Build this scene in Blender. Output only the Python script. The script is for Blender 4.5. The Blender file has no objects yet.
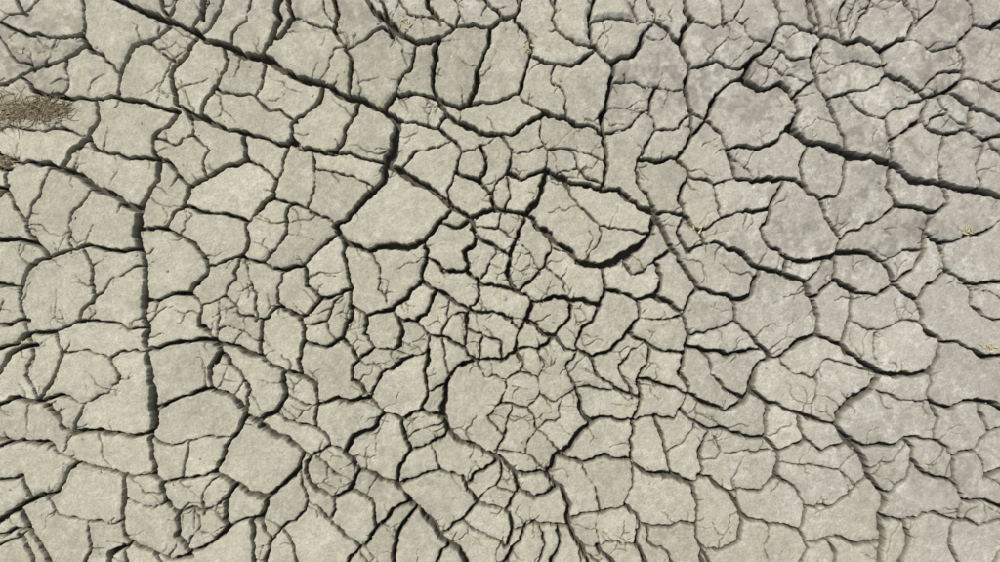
import bpy, math, random
import numpy as np
from mathutils import Vector
random.seed(7); rng=np.random.default_rng(11)
S=0.002   # metres per unit of the traced survey of the ground
def W(px,py): return ((px-500)*S,(281-py)*S)

# ---------------- survey of the crack network (width class : points) ---------------
TR="""
4:120,0 145,12 172,22 200,36 230,47 262,57 285,72 310,82 335,92 362,100 385,112 398,122
5:398,122 394,143 387,163
4:387,166 402,172 425,185 440,196 452,208 470,219 483,212 497,209 512,212 527,214 545,230 558,245 578,262 603,266 622,256 640,246 652,232 656,216
3:200,36 188,50 177,65 172,82 176,105 190,116 210,122 240,132 265,138 292,141 312,150 335,154 360,158 387,164
2:222,48 226,66 218,84 205,100 198,117
2:322,88 318,102 304,114 291,124 292,141
2:362,100 352,118 345,135 325,152
2:0,22 22,32 48,38 82,36
1:38,0 28,10 0,22
2:82,0 84,18 83,38 92,52 108,62 120,74 118,96
2:20,75 40,68 66,58 85,46
2:0,84 20,76 32,90 58,95 88,99 118,98 138,101 158,107 178,112
1:66,58 68,76 60,94
2:120,74 128,56 145,42 160,36 172,22
1:145,42 165,55 177,65
2:95,100 98,118 88,135 96,150 120,156 140,158 160,160
3:0,155 22,164 45,163 65,170 85,181 105,192 120,200 138,208
2:178,112 168,126 152,138 158,160
2:62,166 72,150 88,136
1:0,130 18,128 38,130 62,128 88,136
4:160,160 158,180 148,195 139,212 135,235 143,255 145,285 144,315 148,350 151,380 153,408 150,440 156,475
2:208,0 203,14 190,29
2:288,0 293,18 282,34 266,44 262,57
1:293,18 312,24 334,30
2:334,0 338,14 334,30 345,50 351,70 350,95
1:345,50 365,40 382,28 400,34
2:380,0 386,16 400,34 418,44 440,38
3:440,38 436,60 433,80 438,99
2:440,38 455,28 475,25 490,28
3:490,28 486,50 477,74 468,105
2:438,99 452,106 468,105
3:386,108 396,94 416,94 438,99 447,114 438,128 418,124 398,120
1:418,44 412,66 400,80 396,94
1:250,0 246,20 232,32 230,47
1:400,0 408,14 430,18 455,28
1:455,0 460,14 455,28
2:522,0 514,16 490,28
2:514,16 528,34 530,56 524,76 518,94 498,102 468,105
2:530,56 556,64 580,62 596,48 590,24 594,0
1:555,0 552,20 566,38 596,48
3:447,114 462,124 480,134 500,134 520,128 545,112 566,118 590,126 604,134
1:518,94 530,104 545,112
1:556,64 552,84 566,100 566,118
2:596,48 612,62 610,84 606,110 604,134 606,160 602,190
2:438,128 452,140 462,152 456,172 447,190 452,208
1:462,152 480,146 500,134
1:400,170 412,155 430,148 452,140
2:480,146 486,165 480,182 492,195 497,209
2:456,172 480,182
2:500,134 512,150 508,172 520,180 545,170
1:508,172 492,195
1:545,170 548,150 540,130 545,112
3:547,170 572,184 602,190 630,200 656,212
3:547,170 542,190 527,214
1:548,150 575,150 606,160
2:612,62 632,56 642,36 655,22 648,0
1:590,24 618,20 655,22
3:684,0 692,20 680,44 690,68 686,90 692,112
2:655,22 672,36 680,44
1:610,84 635,82 655,88 686,90
2:655,88 650,110 656,130 645,150 636,170 645,192 656,212
1:604,134 625,130 650,110
1:656,130 680,128 692,112 706,120
2:692,112 690,140 676,158 645,162
2:690,68 715,62 740,70 752,60 770,45 782,25 775,0
1:692,20 715,28 735,20 745,0
1:735,20 750,38 770,45
4:752,60 745,80 758,90 780,84 792,96 800,112 790,128 808,142 830,146 848,154 872,156 892,164 912,180 942,184 970,190 1000,196
2:745,80 724,88 712,104 706,120 690,140
2:706,120 722,134 728,150 752,148 776,142 790,128
2:676,158 690,176 714,184 736,178 728,150
2:690,176 680,200 686,216 670,212 656,214
1:728,150 745,168 758,180
2:736,178 758,180 786,178 806,186 822,200
2:808,142 802,164 806,186
3:782,25 800,30 822,36 842,44 860,40 880,52
2:822,36 812,58 818,78 800,96
1:770,45 790,60 812,58
2:880,52 886,76 868,90 846,94 828,100 818,78
2:828,100 838,122 848,154
1:846,94 860,110 886,118 892,140 892,164
2:842,44 838,20 846,0
2:880,52 906,40 915,20 904,0
2:886,76 908,84 925,98 922,120 905,132 892,140
1:906,40 930,52 956,46 972,26 966,0
2:925,98 948,92 962,78 956,46
1:962,78 985,84 1000,80
1:972,26 1000,30
2:922,120 945,134 968,130 985,140 1000,136
2:968,130 972,105 948,92
2:945,134 940,160 942,184
1:985,140 978,165 985,192
2:848,154 846,178 838,196 822,200
2:892,164 888,188 900,205 930,212 950,204 942,184
2:930,212 926,232 940,244 966,236 990,230 1000,222
2:822,200 832,222 842,240 838,254 812,262 790,258 772,248 762,228 770,208 786,178
2:900,205 880,220 862,230 842,240
3:838,254 862,252 884,262 896,284 880,296 852,290 836,280 838,254
2:896,284 915,270 926,250 926,232
1:884,262 905,250 926,250
2:940,244 948,270 968,284 1000,282
2:948,270 930,284 918,300 896,284
2:918,300 922,322 942,342
2:968,284 972,305 990,318 1000,320
3:1000,356 975,350 960,342 942,342 936,362 915,376 896,376 880,372
2:686,216 700,232 706,244 730,250 746,256 762,268
2:686,216 678,232 688,252 706,244
2:700,232 722,218 745,212 770,208
1:714,184 720,204 722,218
3:656,216 664,232 672,248 684,266 698,288 716,294 734,300 752,296 762,268
3:762,268 785,274 808,284 816,305 818,335
2:790,258 785,274
2:734,300 736,320 750,332 764,348 772,358 
3:818,335 796,346 772,358 756,370 752,388 770,404 800,414 836,424
2:838,254 820,270 808,284
4:818,335 842,344 860,360 880,372 870,390 850,404 838,426
2:836,280 818,296
2:852,290 852,320 842,344
1:852,320 880,330 900,322 922,322
1:880,330 876,350 880,372
2:603,266 606,290 600,305 
2:672,248 655,262 662,280 655,296 636,300 618,292 606,290
1:622,256 632,275 655,262
3:655,296 672,304 684,316 690,336 686,352
2:698,288 690,300 684,316
2:686,346 706,352 728,356 750,350 764,348
3:686,352 680,372 690,394 706,404 726,412 744,402 752,388
2:706,352 712,375 726,390 744,402
1:690,336 712,330 736,320
2:636,300 640,318 628,332 612,350 592,358 578,350 582,330 600,305
2:628,332 650,345 668,352 686,352
1:640,318 664,320 684,316
2:650,345 648,365 638,380 642,400 632,420
2:638,380 660,384 690,394
2:592,358 600,378 618,390 642,400
1:578,350 566,366 576,388 600,390 618,390
2:527,214 518,234 510,256 508,275 518,292 532,302
2:545,230 552,248 545,266 532,280 518,292
1:552,248 578,262
2:532,302 552,298 570,302 584,300 600,305
1:545,266 562,280 570,302
3:532,302 526,320 540,332 556,334 570,318 570,302
2:556,334 566,350 578,350
2:470,219 476,236 492,244 510,256
2:476,236 464,252 466,270 480,284 500,286 518,292
2:440,222 456,228 470,219
3:335,226 345,244 368,251 402,248 424,241 436,226 452,208
3:387,166 376,188 358,206 335,226
2:424,241 426,256 422,280 408,296 392,310 366,316 350,306 348,278 345,244
1:368,251 380,270 378,290 392,310
2:426,256 444,272 466,270
2:422,280 436,290 452,300 470,310
2:480,284 478,300 470,310 466,328 464,348 476,360 500,360 516,352 520,330 512,318 494,312 470,310
2:520,330 526,320
2:516,352 538,350 556,334
2:436,290 428,310 416,322 398,318 392,310
2:366,316 364,334 374,348 394,350 402,335 398,318
1:416,322 430,336 428,350 412,356 394,350
2:430,336 448,338 464,348
2:428,350 424,372 428,392 422,410 402,420 384,414 370,398 378,380 396,366 412,356
2:374,348 358,360 352,380 370,398
3:476,360 458,366 446,384 442,408 448,430 462,442 482,450 500,458 514,472 546,474
2:446,384 428,392
2:422,410 442,420
1:476,360 488,378 506,380 520,372 538,378
1:506,380 500,404 488,416 504,436 496,454
1:538,378 540,394 528,408 512,404 500,404
1:540,394 556,402 576,388
1:528,408 536,428 548,440 558,450
1:512,404 504,436
1:516,352 524,364 520,372
1:538,350 545,364 538,378
3:546,474 554,456 574,440 590,424 610,418 632,420
2:576,388 580,408 590,424
3:632,420 630,440 632,460 650,474 672,476 692,484 
2:632,420 655,416 675,420 690,394
2:655,416 664,440 672,476
2:690,414 712,430 740,434 766,438 770,404
2:712,430 700,452 704,470 692,484
2:766,438 780,452 776,476 760,492 730,492 704,480
2:800,414 806,440 780,452
3:838,426 850,440 862,456 868,474 882,492 878,515 884,540 880,562
2:806,440 822,452 840,446 850,440
2:776,476 796,488 805,506 830,508 850,494 868,474
2:692,484 698,505 696,525 700,545 718,550 740,540 742,515 730,492
2:805,506 800,530 808,548 800,562
2:742,515 770,525 800,530
1:770,525 764,545 770,562
2:808,540 835,536 858,545 884,540
2:878,515 905,520 930,512 955,520 962,500 950,480
2:850,440 880,444 905,438 935,440 940,420 930,400 936,362
2:905,438 912,460 905,480 882,492
2:935,440 952,456 950,480 928,474 912,460
1:870,390 900,400 930,400
2:930,400 955,408 978,400 1000,408
2:952,456 975,450 990,432 1000,428
2:978,400 985,420 990,432
2:955,520 980,526 1000,520
1:975,450 985,475 1000,484
2:962,500 985,500 1000,506
2:905,520 908,545 900,562
2:955,520 950,545 958,562
3:546,474 562,488 570,505 568,525 582,545 588,562
2:514,472 518,490 535,498 562,488
2:568,520 600,512 625,505 632,488 632,460
2:554,456 580,462 605,455 632,460
1:580,462 590,480 600,512
2:625,505 640,522 665,526 696,525
2:640,522 636,545 645,562
1:582,545 610,540 636,545
2:518,490 505,510 512,530 540,524 568,525
2:512,530 505,548 512,562
1:540,524 545,545 538,562
2:500,458 478,472 466,486 478,504 505,510
3:396,484 410,502 428,518 440,536 458,548 466,562
2:396,484 418,478 440,470 462,476 466,486
2:448,430 430,444 410,452 400,466 396,484
1:430,444 436,458 440,470
2:402,420 406,438 410,452
2:384,414 372,430 352,438 345,452 360,470 380,478 396,484
2:478,504 462,520 440,536
1:462,520 480,532 505,548
2:410,502 390,514 375,530 360,548 348,562
2:360,470 350,490 335,498 318,490 306,470 312,456 330,446 345,452
2:350,490 372,500 375,530
1:335,498 330,520 345,535 360,548
3:0,240 18,238 36,244 48,258
2:5,170 6,190 14,208 26,224 36,244
1:50,168 40,188 30,206 26,224
3:48,258 70,250 95,247 120,252 138,250
2:48,258 30,266 20,290 22,312 28,334 55,332 78,322 94,298 92,272 82,250
1:94,298 112,278 143,266
2:78,322 105,322 128,330 146,328
3:0,285 20,290
3:28,334 14,345 0,348
2:28,334 34,356 26,376 38,402
2:55,332 62,352 56,372 38,402
1:62,352 88,350 110,358 148,352
3:0,404 18,398 38,402 56,414 74,434 100,430 128,436 150,432
2:38,402 66,396 84,404 74,434
1:84,404 110,392 120,376 110,358
2:0,446 24,440 48,442 60,454 78,462 100,468 124,474 156,475
1:60,454 74,434
3:78,462 64,482 44,494 20,506 0,520
2:0,480 22,476 30,494
2:124,474 126,496 124,520 132,540 156,550 180,562
3:20,506 30,530 42,548 50,562
1:44,494 60,515 90,520 124,520
1:0,545 30,530
1:90,520 92,545 85,562
2:132,540 112,552 110,562
2:145,232 164,229 184,238 200,252 208,266 196,284 190,294 168,296 145,300
2:160,160 178,176 188,186 184,206 200,212 225,214 246,222 248,240 240,256 222,262 208,266
2:184,206 172,216 164,229
2:188,186 206,178 224,166 246,160 243,134
1:152,138 175,145 192,135 190,116
1:192,135 208,150 206,178
2:246,160 262,168 276,180 272,198 258,210 246,222
2:272,198 290,204 286,228 276,248 262,262 240,256
1:276,180 282,160 292,141
2:290,204 306,208 320,216 335,226
1:306,208 314,186 314,168 312,150
1:314,168 336,172 358,180 376,188
2:262,262 284,270 304,266 322,246 335,236
2:304,266 306,286 320,298 350,290
2:190,294 202,306 200,326 214,340 
3:148,350 168,344 190,342 214,340 222,352 210,368 212,388
1:202,306 225,296 236,278 240,256
1:225,296 240,316 262,320 280,306 276,288 284,270
2:214,340 236,346 262,356 284,372 300,376
2:262,320 262,356
2:280,306 300,318 304,340 300,376
2:320,298 312,308 300,318
2:304,340 326,348 342,338 350,320 350,306
2:342,338 358,360
3:153,408 174,400 196,392 212,388 232,396 246,412 240,428 226,446 214,472 190,478 164,482 156,475
2:222,352 240,372 250,390 246,412
2:284,372 286,394 276,412 262,420 246,416
3:246,418 266,428 288,438 304,452 300,468 284,484 266,498 262,520
1:286,394 300,402 318,404
2:300,376 316,384 318,404 320,430 330,446
2:318,404 338,398 352,402 370,398
2:276,412 300,424 320,430
1:304,452 312,456
3:214,472 238,484 252,494 266,498
2:262,520 272,540 266,562
3:164,482 168,500 180,512 178,535 190,550 196,562
1:168,500 145,505 126,496
2:238,484 226,500 230,525 215,540 190,550
1:180,512 205,510 226,500
2:230,525 262,520
1:300,468 308,500 296,520 272,540
1:308,500 330,520
"""
WC={1:1.8,2:3.15,3:4.3,4:5.5,5:8.5}
traced=[]
for ln in TR.strip().splitlines():
    c,p=ln.split(':'); pts=[tuple(map(float,q.split(','))) for q in p.split()]
    traced.append([int(c),[np.array(q) for q in pts]])
def nearest_on(pl,p):
    best=(1e9,None)
    for a,b in zip(pl[:-1],pl[1:]):
        d=b-a; t=max(0,min(1,float(np.dot(p-a,d)/max(1e-9,np.dot(d,d))))); q=a+d*t; r=float(np.hypot(*(p-q)))
        if r<best[0]: best=(r,q)
    return best
for i,(c,pl) in enumerate(traced):
    for k in (0,-1):
        p=pl[k]; best=(16,None)
        for j,(c2,pl2) in enumerate(traced):
            if i==j: continue
            r=nearest_on(pl2,p)
            if r[0]<best[0]: best=r
        if best[1] is not None and best[0]>0.01 and 2<p[0]<998: pl[k]=best[1].copy()
for c,pl in traced:
    for k,k2 in ((0,1),(-1,-2)):
        p=pl[k]
        if p[0]<2 or p[0]>998 or p[1]<2 or p[1]>560:
            d=p-pl[k2]; d=d/max(1e-6,np.hypot(*d)); q=p+d*14
            if k==0: pl.insert(0,q)
            else: pl.append(q)

segs=[]   # x0,y0,x1,y1,w0,w1,gen
def rough(pl,amp=0.15,minl=3.5):
    out=[pl[0]]
    def rec(a,b):
        L=float(np.hypot(*(b-a)))
        if L<minl: out.append(b); return
        d=(b-a)/L; n=np.array([-d[1],d[0]])
        m=(a+b)/2+n*rng.normal(0,amp*L*0.55)+d*rng.normal(0,0.08*L)
        rec(a,m); rec(m,b)
    for a,b in zip(pl[:-1],pl[1:]): rec(a,b)
    return out
def add_poly(pl,w,gen,taper0=False,taper1=False,var=0.30):
    n=len(pl); ws=[]; v=0.0
    for i in range(n):
        v=0.88*v+rng.normal(0,var*0.42); k=w*max(0.6,min(1.7,1+v))
        t=i/max(1,n-1)
        if taper1: k*=max(0.25,1-t*0.8)
        ws.append(k)
    for i in range(n-1):
        segs.append((pl[i][0],pl[i][1],pl[i+1][0],pl[i+1][1],ws[i],ws[i+1],gen))

X0,X1,Y0,Y1=-340,1340,-300,862; CS=2.0
cx=np.arange(X0,X1,CS); cy=np.arange(Y0,Y1,CS)
D=np.full((len(cy),len(cx)),60.0)
def stamp(s,R=60):
    x0,y0,x1,y1=s[:4]
    i0=max(0,int((min(x0,x1)-R-X0)/CS)); i1=min(len(cx),int((max(x0,x1)+R-X0)/CS)+1)
    j0=max(0,int((min(y0,y1)-R-Y0)/CS)); j1=min(len(cy),int((max(y0,y1)+R-Y0)/CS)+1)
    if i0>=i1 or j0>=j1: return
    xx=cx[i0:i1][None,:]; yy=cy[j0:j1][:,None]
    dx,dy=x1-x0,y1-y0; L=dx*dx+dy*dy+1e-9
    t=np.clip(((xx-x0)*dx+(yy-y0)*dy)/L,0,1)
    d=np.hypot(xx-x0-t*dx,yy-y0-t*dy)
    D[j0:j1,i0:i1]=np.minimum(D[j0:j1,i0:i1],d)
for c,pl in traced:
    add_poly(rough(pl,0.135),WC[c],0 if c>1 else 1)
for s in segs: stamp(s,40)
def dist(p):
    i=int((p[0]-X0)/CS); j=int((p[1]-Y0)/CS)
    if i<0 or j<0 or i>=len(cx) or j>=len(cy): return -1
    return D[j,i]
def walk(p,a,maxl=400,wig=0.3,st=3.2):
    pl=[np.array(p,float)]; L=0; a0=a
    while L<maxl:
        if rng.random()<0.08: a0+=rng.normal(0,0.5)
        a=a0+(a-a0)*0.6+rng.normal(0,wig)
        q=pl[-1]+st*np.array([math.cos(a),math.sin(a)]); pl.append(q); L+=st
        d=dist(q)
        if d<0: break
        if L>9 and d<2.3:
            q=q+3.0*np.array([math.cos(a),math.sin(a)]); pl[-1]=q; break
    return pl
def commit(pls,w,gen,t1=False):
    n0=len(segs)
    for pl in pls: add_poly(pl,w,gen,taper1=t1)
    for s in segs[n0:]: stamp(s,34)
def grow(mask,thr,w,gen,branches,jit=6,limit=4000):
    n=0
    while n<limit:
        E=np.where(mask,D,0)
        idx=np.flatnonzero(E.ravel()>thr)
        if len(idx)==0: break
        vals=E.ravel()[idx]
        k=idx[rng.integers(len(idx))] if rng.random()<0.4 else idx[int(np.argmax(vals+rng.random(len(vals))*jit))]
        j,i=divmod(int(k),len(cx)); p=np.array([cx[i],cy[j]])
        a=rng.random()*6.283; b=3 if rng.random()<branches else 2
        pls=[walk(p,a+6.283*q/b+rng.normal(0,0.25)) for q in range(b)]
        commit(pls,w*rng.uniform(0.7,1.35),gen); n+=1
    return n
inX=(cx[None,:]>-8)&(cx[None,:]<1008); inY=(cy[:,None]>-8)&(cy[:,None]<570); IN=inX&inY
n1=grow(~IN,50,3.8,0,1.0,3)
n2=grow(~IN,26,2.8,0,0.9)
n3=grow(IN,34,1.6,1,0.6)
n4=grow(~IN,22,1.6,1,0.5)
CL=[(530,392,40),(250,308,28),(448,325,50),(232,300,22),(500,160,34),(340,330,26),(520,480,28),(330,470,24),(640,340,28),(860,470,24),
    (575,165,20),(600,540,26),(200,510,28),(800,60,30),(930,100,26),(700,440,26),(420,440,30),(560,325,36),(300,390,24),(500,265,38)]
cm=np.zeros(D.shape,bool)
for x,y,R in CL: cm|=((cx[None,:]-x)**2+(cy[:,None]-y)**2<R*R)
n5=grow(cm,15.5,1.5,1,0.5)
print("grown",n1,n2,n3,n4,n5,len(segs))
def vnoise(x,y,sc,seed):
    r=np.random.default_rng(seed); T=r.random((256,256)).astype(np.float32); th=seed*0.7
    c_,s_=math.cos(th),math.sin(th)
    u=((x*c_-y*s_)/sc+1000).astype(np.float32); v=((x*s_+y*c_)/sc+1000).astype(np.float32)
    iu=np.floor(u).astype(np.int32); iv=np.floor(v).astype(np.int32); fu=(u-iu); fv=(v-iv)
    fu=fu*fu*(3-2*fu); fv=fv*fv*(3-2*fv)
    iu&=255; iv&=255; iu1=(iu+1)&255; iv1=(iv+1)&255
    return ((T[iv,iu]*(1-fu)+T[iv,iu1]*fu)*(1-fv)+(T[iv1,iu]*(1-fu)+T[iv1,iu1]*fu)*fv)*2-1
cand=list(segs)
for it in range(2300):
    s=cand[rng.integers(len(cand))]
    p=np.array([(s[0]+s[2])/2,(s[1]+s[3])/2]); a=math.atan2(s[3]-s[1],s[2]-s[0])+rng.choice([-1,1])*rng.normal(1.57,0.4)
    L=rng.gamma(2.0,7.5)+4
    pl=walk(p,a,min(L,50),0.36,2.4)
    add_poly(pl,rng.uniform(0.9,1.9),2,taper1=True)
    if rng.random()<0.3 and len(pl)>4:
        m=len(pl)//2; add_poly(walk(pl[m],a+rng.choice([-1,1])*rng.uniform(0.6,1.2),L*0.6,0.36,2.4),0.9,2,taper1=True)
for (x,y,R) in CL:
    for k in range(int(R*0.16)):
        r=R*math.sqrt(rng.random()); t=rng.random()*6.283
        p=(x+r*math.cos(t),y+r*math.sin(t)); a=rng.random()*6.283
        for q in range(3):
            add_poly(walk(p,a+2.094*q+rng.normal(0,.3),rng.uniform(5,14),0.3,2.4),rng.uniform(0.9,1.4),2,taper1=True)
print("segs",len(segs))

# ---------------- ground sheet ---------------
def axis(a,b,fine,marg,mst):
    core=np.arange(a-12,b+12.01,fine)
    r=[core[-1]]
    while r[-1]<b+marg: r.append(r[-1]+mst)
    st=mst
    while r[-1]<25000: st*=1.2; r.append(r[-1]+st)
    l=[core[0]]
    while l[-1]>a-marg: l.append(l[-1]-mst)
    st=mst
    while l[-1]>-25000: st*=1.2; l.append(l[-1]-st)
    return np.array(l[::-1][:-1]+list(core)+r[1:])
xs=axis(0,1000,0.74,310,2.4); ys=axis(0,562,0.74,270,2.4)
nx,ny=len(xs),len(ys); print("grid",nx,ny,nx*ny)
SD=np.full((ny,nx),40.0,np.float32); WD=np.zeros((ny,nx),np.float32); HL=np.full((ny,nx),40.0,np.float32)
for s in segs:
    x0,y0,x1,y1,w0,w1,g=s; R=(24 if g<2 else 5)
    i0=np.searchsorted(xs,min(x0,x1)-R); i1=np.searchsorted(xs,max(x0,x1)+R)
    j0=np.searchsorted(ys,min(y0,y1)-R); j1=np.searchsorted(ys,max(y0,y1)+R)
    if i0>=i1 or j0>=j1: continue
    xx=xs[i0:i1][None,:]; yy=ys[j0:j1][:,None]
    dx,dy=x1-x0,y1-y0; L=dx*dx+dy*dy+1e-9
    t=np.clip(((xx-x0)*dx+(yy-y0)*dy)/L,0,1)
    w=w0+(w1-w0)*t
    d=(np.hypot(xx-x0-t*dx,yy-y0-t*dy)-w*0.5).astype(np.float32)
    if g<2:
        sub=SD[j0:j1,i0:i1]; m=d<sub; sub[m]=d[m]; WD[j0:j1,i0:i1][m]=w[m]
    else:
        sub=HL[j0:j1,i0:i1]; np.minimum(sub,d,out=sub)
XX,YY=np.meshgrid(xs,ys)
def N(sc,seed): return vnoise(XX,YY,sc,seed)
n3_=N(2.6,1); n6=N(6.5,2); n14=N(14,3); n30=N(30,4); n80=N(80,5); n200=N(210,6); n18=N(1.4,8)
near=((XX>-335)&(XX<1335)&(YY>-295)&(YY<857)).astype(np.float32)
def sst(a,b,x):
    t=np.clip((x-a)/(b-a),0,1); return t*t*(3-2*t)
sd=SD+n6*0.45+n3_*0.45
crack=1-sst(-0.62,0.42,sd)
depth=np.clip(WD*4.0,6,18)*(0.88+0.15*n14)
hl=HL+n3_*0.3
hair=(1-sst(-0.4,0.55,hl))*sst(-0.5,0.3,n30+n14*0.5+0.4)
blk=D<2.2
H_,W_=D.shape; bl=blk.tolist(); lb=[[0]*W_ for _ in range(H_)]; cur=0
for j in range(H_):
    for i in range(W_):
        if bl[j][i] or lb[j][i]: continue
        cur+=1; st=[(j,i)]; lb[j][i]=cur
        while st:
            a,b=st.pop()
            for c,d in ((a+1,b),(a-1,b),(a,b+1),(a,b-1)):
                if 0<=c<H_ and 0<=d<W_ and not bl[c][d] and not lb[c][d]:
                    lb[c][d]=cur; st.append((c,d))
lab=np.array(lb,np.int32); print("plates",cur)
for _ in range(4):
    for ax,sh in ((0,1),(0,-1),(1,1),(1,-1)):
        r=np.roll(lab,sh,ax); m=(lab==0)&(r>0); lab[m]=r[m]
cnt=np.bincount(lab.ravel(),minlength=cur+1)+1e-6
jj,ii=np.mgrid[0:H_,0:W_]
mx=np.bincount(lab.ravel(),(cx[ii]).ravel(),minlength=cur+1)/cnt; my=np.bincount(lab.ravel(),(cy[jj]).ravel(),minlength=cur+1)/cnt
ta=rng.normal(0,0.016,cur+1); tb=rng.normal(0,0.016,cur+1); to=rng.normal(0,0.35,cur+1); tt=rng.normal(0,1,cur+1)
ci=np.clip(((XX-X0)/CS).round().astype(int),0,W_-1); cj=np.clip(((YY-Y0)/CS).round().astype(int),0,H_-1)
LB=lab[cj,ci]
tilt=(ta[LB]*np.clip(XX-mx[LB],-50,50)+tb[LB]*np.clip(YY-my[LB],-50,50)+to[LB])*sst(0.0,5.0,sd)*near
ptone=tt[LB]*near*sst(0,2,sd)
sdc=np.clip(sd,0,24)
lip=-0.5*np.exp(-sdc/1.0)-0.5*np.exp(-sdc/3.0)*sst(-0.2,0.6,n14+n30*0.5)
h=n200*4+n80*1.2+n30*0.40+n14*0.24+n6*0.20+n3_*0.14+n18*0.12
h=h+tilt+lip*near-crack*depth*near-hair*2.8*near*(1-crack)
h=h.astype(np.float32)
def G(x,y,rx,ry): return np.exp(-(((XX-x)/rx)**2+((YY-y)/ry)**2))
grey=sst(430,1000,XX+n80*90+(281-YY)*0.45)
grey=np.maximum(grey,0.8*sst(90,-60,YY+n80*40))
dark=(1.0*G(860,60,130,70)+G(945,120,80,90)+0.8*G(650,80,70,50)+1.0*G(30,50,70,50)+0.8*G(300,12,90,30)+0.8*G(880,230,90,60)
      +0.6*G(930,470,90,70)+0.5*G(380,480,80,60)+0.7*G(780,100,80,40)+0.4*G(250,310,60,40)+0.6*G(740,230,80,50)+0.5*G(480,60,90,50)+0.12)
fine_=(N(5,16)*.4+N(2.4,17)*.6+N(1.3,18)*.8+rng.normal(0,0.25,XX.shape))
dark=np.clip(dark,0,1)*sst(-0.35,0.75,n30*0.3+n14*0.45+N(7,24)*0.5+N(3.6,25)*0.5+n80*0.2)
mot=(N(70,11)*.35+N(33,12)*.4+N(15,13)*.5+N(7,14)*.6+N(3.4,15)*.6)/1.5
powder=sst(0.05,0.9,N(24,21)*.5+N(10,22)*.6+N(4,23)*.6+fine_*0.3)*(0.45+0.55*grey)
stain=np.exp(-(((XX-28)/40)**2+((YY-108-(XX-28)*0.05)/13)**2)**1.5)

verts=np.empty((ny*nx,3),np.float32)
verts[:,0]=((XX-500)*S).ravel(); verts[:,1]=((281-YY)*S).ravel(); verts[:,2]=(h*S).ravel()
me=bpy.data.meshes.new("cracked_mud_ground")
me.vertices.add(nx*ny); me.vertices.foreach_set("co",verts.ravel())
k=np.arange(nx*ny,dtype=np.int32).reshape(ny,nx)
q=np.stack([k[1:,:-1],k[1:,1:],k[:-1,1:],k[:-1,:-1]],-1).reshape(-1,4)
nf=len(q)
me.loops.add(nf*4); me.loops.foreach_set("vertex_index",q.ravel())
me.polygons.add(nf); me.polygons.foreach_set("loop_start",np.arange(0,nf*4,4,dtype=np.int32)); me.polygons.foreach_set("loop_total",np.full(nf,4,np.int32))
me.polygons.foreach_set("use_smooth",np.ones(nf,bool))
me.update(calc_edges=True)
def attr(n,a):
    t=me.attributes.new(n,'FLOAT','POINT'); t.data.foreach_set("value",np.ascontiguousarray(a.ravel(),dtype=np.float32))
attr("crack_shade",np.clip(crack+0.8*hair,0,1)*near); attr("grey",grey); attr("dark",dark); attr("stain",stain); attr("powder",powder)
attr("tone",1+0.13*mot+0.11*fine_+0.045*np.clip(ptone,-2,2)-0.04*np.exp(-sdc/3)*near)
attr("far",1-near)
ground=bpy.data.objects.new("cracked_mud_ground",me); bpy.context.collection.objects.link(ground)

def newmat(n):
    m=bpy.data.materials.new(n); m.use_nodes=True; nt=m.node_tree; b=nt.nodes["Principled BSDF"]; return m,nt,b
m,nt,b=newmat("dry_clay"); nd=nt.nodes; lk=nt.links
tc=nd.new("ShaderNodeTexCoord")
def at(n):
    a=nd.new("ShaderNodeAttribute"); a.attribute_name=n; return a.outputs["Fac"]
def noise(sc,det=4,rough=0.6):
    n=nd.new("ShaderNodeTexNoise"); n.inputs["Scale"].default_value=sc; n.inputs["Detail"].default_value=det; n.inputs["Roughness"].default_value=rough
    lk.new(tc.outputs["Object"],n.inputs["Vector"]); return n.outputs["Fac"]
def mr(src,a,b_,c,d):
    n=nd.new("ShaderNodeMapRange"); n.inputs[1].default_value=a; n.inputs[2].default_value=b_; n.inputs[3].default_value=c; n.inputs[4].default_value=d; lk.new(src,n.inputs[0]); return n.outputs[0]
def math_(op,a,b_):
    n=nd.new("ShaderNodeMath"); n.operation=op
    for i,v in enumerate((a,b_)):
        if isinstance(v,(int,float)): n.inputs[i].default_value=v
        else: lk.new(v,n.inputs[i])
    return n.outputs[0]
def mix(f,a,b_,t='MIX'):
    n=nd.new("ShaderNodeMix"); n.data_type='RGBA'; n.blend_type=t
    for i,v in ((0,f),(6,a),(7,b_)):
        if isinstance(v,tuple): n.inputs[i].default_value=(*v,1)
        elif isinstance(v,(int,float)): n.inputs[i].default_value=v
        else: lk.new(v,n.inputs[i])
    return n.outputs[2]
def mul(c,f):
    gg=nd.new("ShaderNodeCombineColor"); [lk.new(f,gg.inputs[i]) for i in range(3)]
    return mix(1.0,c,gg.outputs[0],'MULTIPLY')
gn=noise(380,2,0.75)
c=mix(at("grey"),(0.480,0.448,0.328),(0.455,0.420,0.340))
c=mix(math_('MULTIPLY',at("powder"),0.6),c,(0.62,0.595,0.50))
c=mix(math_('MULTIPLY',at("dark"),mr(gn,0.36,0.60,0.35,0.9)),c,(0.245,0.220,0.175))
c=mul(c,at("tone"))
c=mul(c,mr(gn,0.3,0.7,0.82,1.18))
c=mix(math_('MULTIPLY',at("stain"),mr(gn,0.35,0.6,0.25,0.65)),c,(0.19,0.14,0.08))
c=mix(mr(at("crack_shade"),0.1,1,0,0.86),c,(0.060,0.053,0.042))  # shade inside cracks and hairlines, painted into the base colour
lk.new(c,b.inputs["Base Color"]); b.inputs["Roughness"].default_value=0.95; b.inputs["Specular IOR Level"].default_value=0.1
vo=nd.new("ShaderNodeTexVoronoi"); vo.feature='DISTANCE_TO_EDGE'; vo.inputs["Scale"].default_value=8; lk.new(tc.outputs["Object"],vo.inputs["Vector"])
far=math_('MULTIPLY',mr(vo.outputs["Distance"],0,0.06,-1,0),at("far"))
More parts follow.
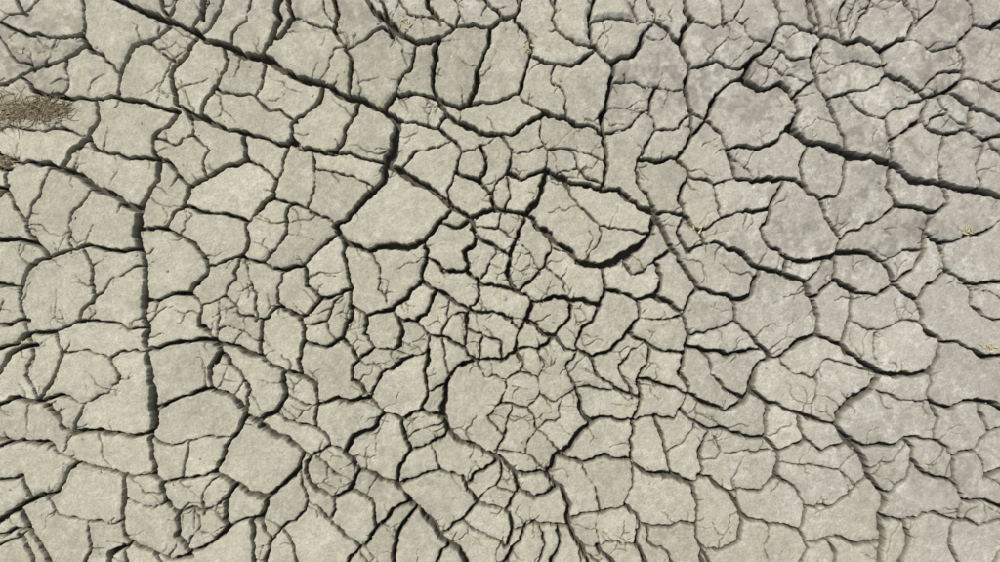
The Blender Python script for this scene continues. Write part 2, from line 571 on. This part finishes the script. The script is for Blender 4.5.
hh=math_('ADD',math_('MULTIPLY',noise(200,4,0.75),1.0),math_('MULTIPLY',far,6.0))
bp=nd.new("ShaderNodeBump"); bp.inputs["Strength"].default_value=0.6; bp.inputs["Distance"].default_value=0.0026
lk.new(hh,bp.inputs["Height"]); lk.new(bp.outputs[0],b.inputs["Normal"])
me.materials.append(m)

def hgt(px,py):
    i=min(nx-1,max(0,np.searchsorted(xs,px))); j=min(ny-1,max(0,np.searchsorted(ys,py))); return float(h[j,i])
def simple(n,col,var=0.3,sc=200):
    m,nt,b=newmat(n); nz=nt.nodes.new("ShaderNodeTexNoise"); nz.inputs["Scale"].default_value=sc
    t=nt.nodes.new("ShaderNodeTexCoord"); nt.links.new(t.outputs["Object"],nz.inputs["Vector"])
    r=nt.nodes.new("ShaderNodeValToRGB"); r.color_ramp.elements[0].position=.3; r.color_ramp.elements[1].position=.7
    r.color_ramp.elements[0].color=(*[v*(1-var) for v in col],1); r.color_ramp.elements[1].color=(*[min(1,v*(1+var)) for v in col],1)
    nt.links.new(nz.outputs["Fac"],r.inputs[0]); nt.links.new(r.outputs[0],b.inputs["Base Color"]); b.inputs["Roughness"].default_value=0.95; return m
ico=[(0,0,-1),(.72,-.53,-.45),(-.28,-.85,-.45),(-.89,0,-.45),(-.28,.85,-.45),(.72,.53,-.45),(.28,-.85,.45),(-.72,-.53,.45),(-.72,.53,.45),(.28,.85,.45),(.89,0,.45),(0,0,1)]
icf=[(0,1,2),(1,0,5),(0,2,3),(0,3,4),(0,4,5),(1,5,10),(2,1,6),(3,2,7),(4,3,8),(5,4,9),(1,10,6),(2,6,7),(3,7,8),(4,8,9),(5,9,10),(6,10,11),(7,6,11),(8,7,11),(9,8,11),(10,9,11)]
V=[];F=[]
main=[s for s in segs if s[6]<2]
for it in range(3800):
    if rng.random()<0.7:
        s=main[rng.integers(len(main))]; px=s[0]+rng.normal(0,4.0); py=s[1]+rng.normal(0,4.0)
    else: px=rng.uniform(-200,1200); py=rng.uniform(-200,760)
    r=min(2.2,0.3+rng.gamma(1.3,0.30)); z=hgt(px,py)
    sx,sy,sz=rng.uniform(.7,1.4,3)*r; sz*=0.6; a=rng.random()*6.28; ca,sa=math.cos(a),math.sin(a); o=len(V)
    for v in ico:
        k=rng.uniform(0.75,1.2); x=v[0]*sx*k; y=v[1]*sy*k; zz=v[2]*sz*k
        wx,wy=W(px+x*ca-y*sa,py+x*sa+y*ca); V.append((wx,wy,(z+zz+sz*0.35)*S))
    F+= [(f[0]+o,f[2]+o,f[1]+o) for f in icf]
me2=bpy.data.meshes.new("soil_crumbs"); me2.from_pydata(V,[],F); me2.materials.append(simple("crumb_clay",(0.42,0.39,0.295),0.35,60))
ob=bpy.data.objects.new("soil_crumbs",me2); bpy.context.collection.objects.link(ob)
V=[];F=[]
def blade(px,py,a,L,w,z0,lift):
    n=6; o=len(V); aa=a; x,y=px,py
    for i in range(n+1):
        t=i/n; ww=w*(1-t*0.85)*0.5; zz=max(hgt(x,y),-2)+0.5+z0*(1-t)+lift*math.sin(t*2.6)
        nxx,nyy=-math.sin(aa),math.cos(aa)
        for sg in (-1,1):
            wx,wy=W(x+nxx*ww*sg,y+nyy*ww*sg); V.append((wx,wy,(zz+0.3*sg)*S))
        x+=math.cos(aa)*L/n; y+=math.sin(aa)*L/n; aa+=rng.normal(0,0.16)
    for i in range(n): F.append((o+2*i,o+2*i+1,o+2*i+3,o+2*i+2))
for it in range(460):
    if rng.random()<0.7:
        bx=rng.normal(48,11); by=110+rng.normal(0,5.5); L=rng.uniform(5,15)
    else:
        bx=rng.uniform(-4,30); by=112+rng.normal(0,9); L=rng.uniform(8,22)
    bx=min(bx,68)
    blade(bx,by,rng.normal(0.0,0.7)+math.pi*(rng.random()<0.6),L,rng.uniform(0.5,1.2),rng.uniform(0,0.8),rng.uniform(0,0.9))
for it in range(50):
    blade(rng.normal(2,4),rng.normal(162,3),rng.random()*6.28,rng.uniform(4,11),1.0,1,1.2)
me3=bpy.data.meshes.new("dry_weed"); me3.from_pydata(V,[],F); me3.materials.append(simple("dry_weed_brown",(0.33,0.26,0.15),0.4,150))
ob=bpy.data.objects.new("dry_weed",me3); bpy.context.collection.objects.link(ob)
V=[];F=[]
for (px,py,n) in [(404,22,12),(526,48,9),(969,228,9),(658,18,5),(560,84,4),(990,345,9),(246,262,3),(700,232,3)]:
    for i in range(n): blade(px+rng.normal(0,3),py+rng.normal(0,3),rng.random()*6.28,rng.uniform(3,8),rng.uniform(1.0,2.4),0.8,0.8)
me4=bpy.data.meshes.new("dry_leaf_bits"); me4.from_pydata(V,[],F); me4.materials.append(simple("dry_leaf",(0.55,0.47,0.24),0.35,150))
ob=bpy.data.objects.new("dry_leaf_bits",me4); bpy.context.collection.objects.link(ob)

w=bpy.data.worlds.new("World"); bpy.context.scene.world=w; w.use_nodes=True
sky=w.node_tree.nodes.new("ShaderNodeTexSky"); sky.sky_type='NISHITA'; sky.sun_disc=False
el=math.radians(60); az=math.radians(-38)
sky.sun_elevation=el; sky.sun_rotation=az
bg=w.node_tree.nodes["Background"]; bg.inputs[1].default_value=0.09; w.node_tree.links.new(sky.outputs[0],bg.inputs[0])
sd_=Vector((math.sin(az)*math.cos(el),math.cos(az)*math.cos(el),math.sin(el)))
L=bpy.data.lights.new("sun",'SUN'); L.energy=3.5; L.angle=math.radians(0.6); L.color=(1,0.96,0.9)
lo=bpy.data.objects.new("sun",L); lo.rotation_euler=(-sd_).to_track_quat('-Z','Y').to_euler(); lo.location=(0,0,5); bpy.context.collection.objects.link(lo)
cam=bpy.data.cameras.new("camera"); cam.lens=26; cam.sensor_width=36; cam.clip_start=0.01; cam.clip_end=500
co=bpy.data.objects.new("camera",cam); co.location=(0,0,2.0*26/36); co.rotation_euler=(0,0,0); bpy.context.collection.objects.link(co)
sc=bpy.context.scene; sc.camera=co; sc.view_settings.view_transform='Standard'; sc.view_settings.look='None'; sc.view_settings.exposure=0
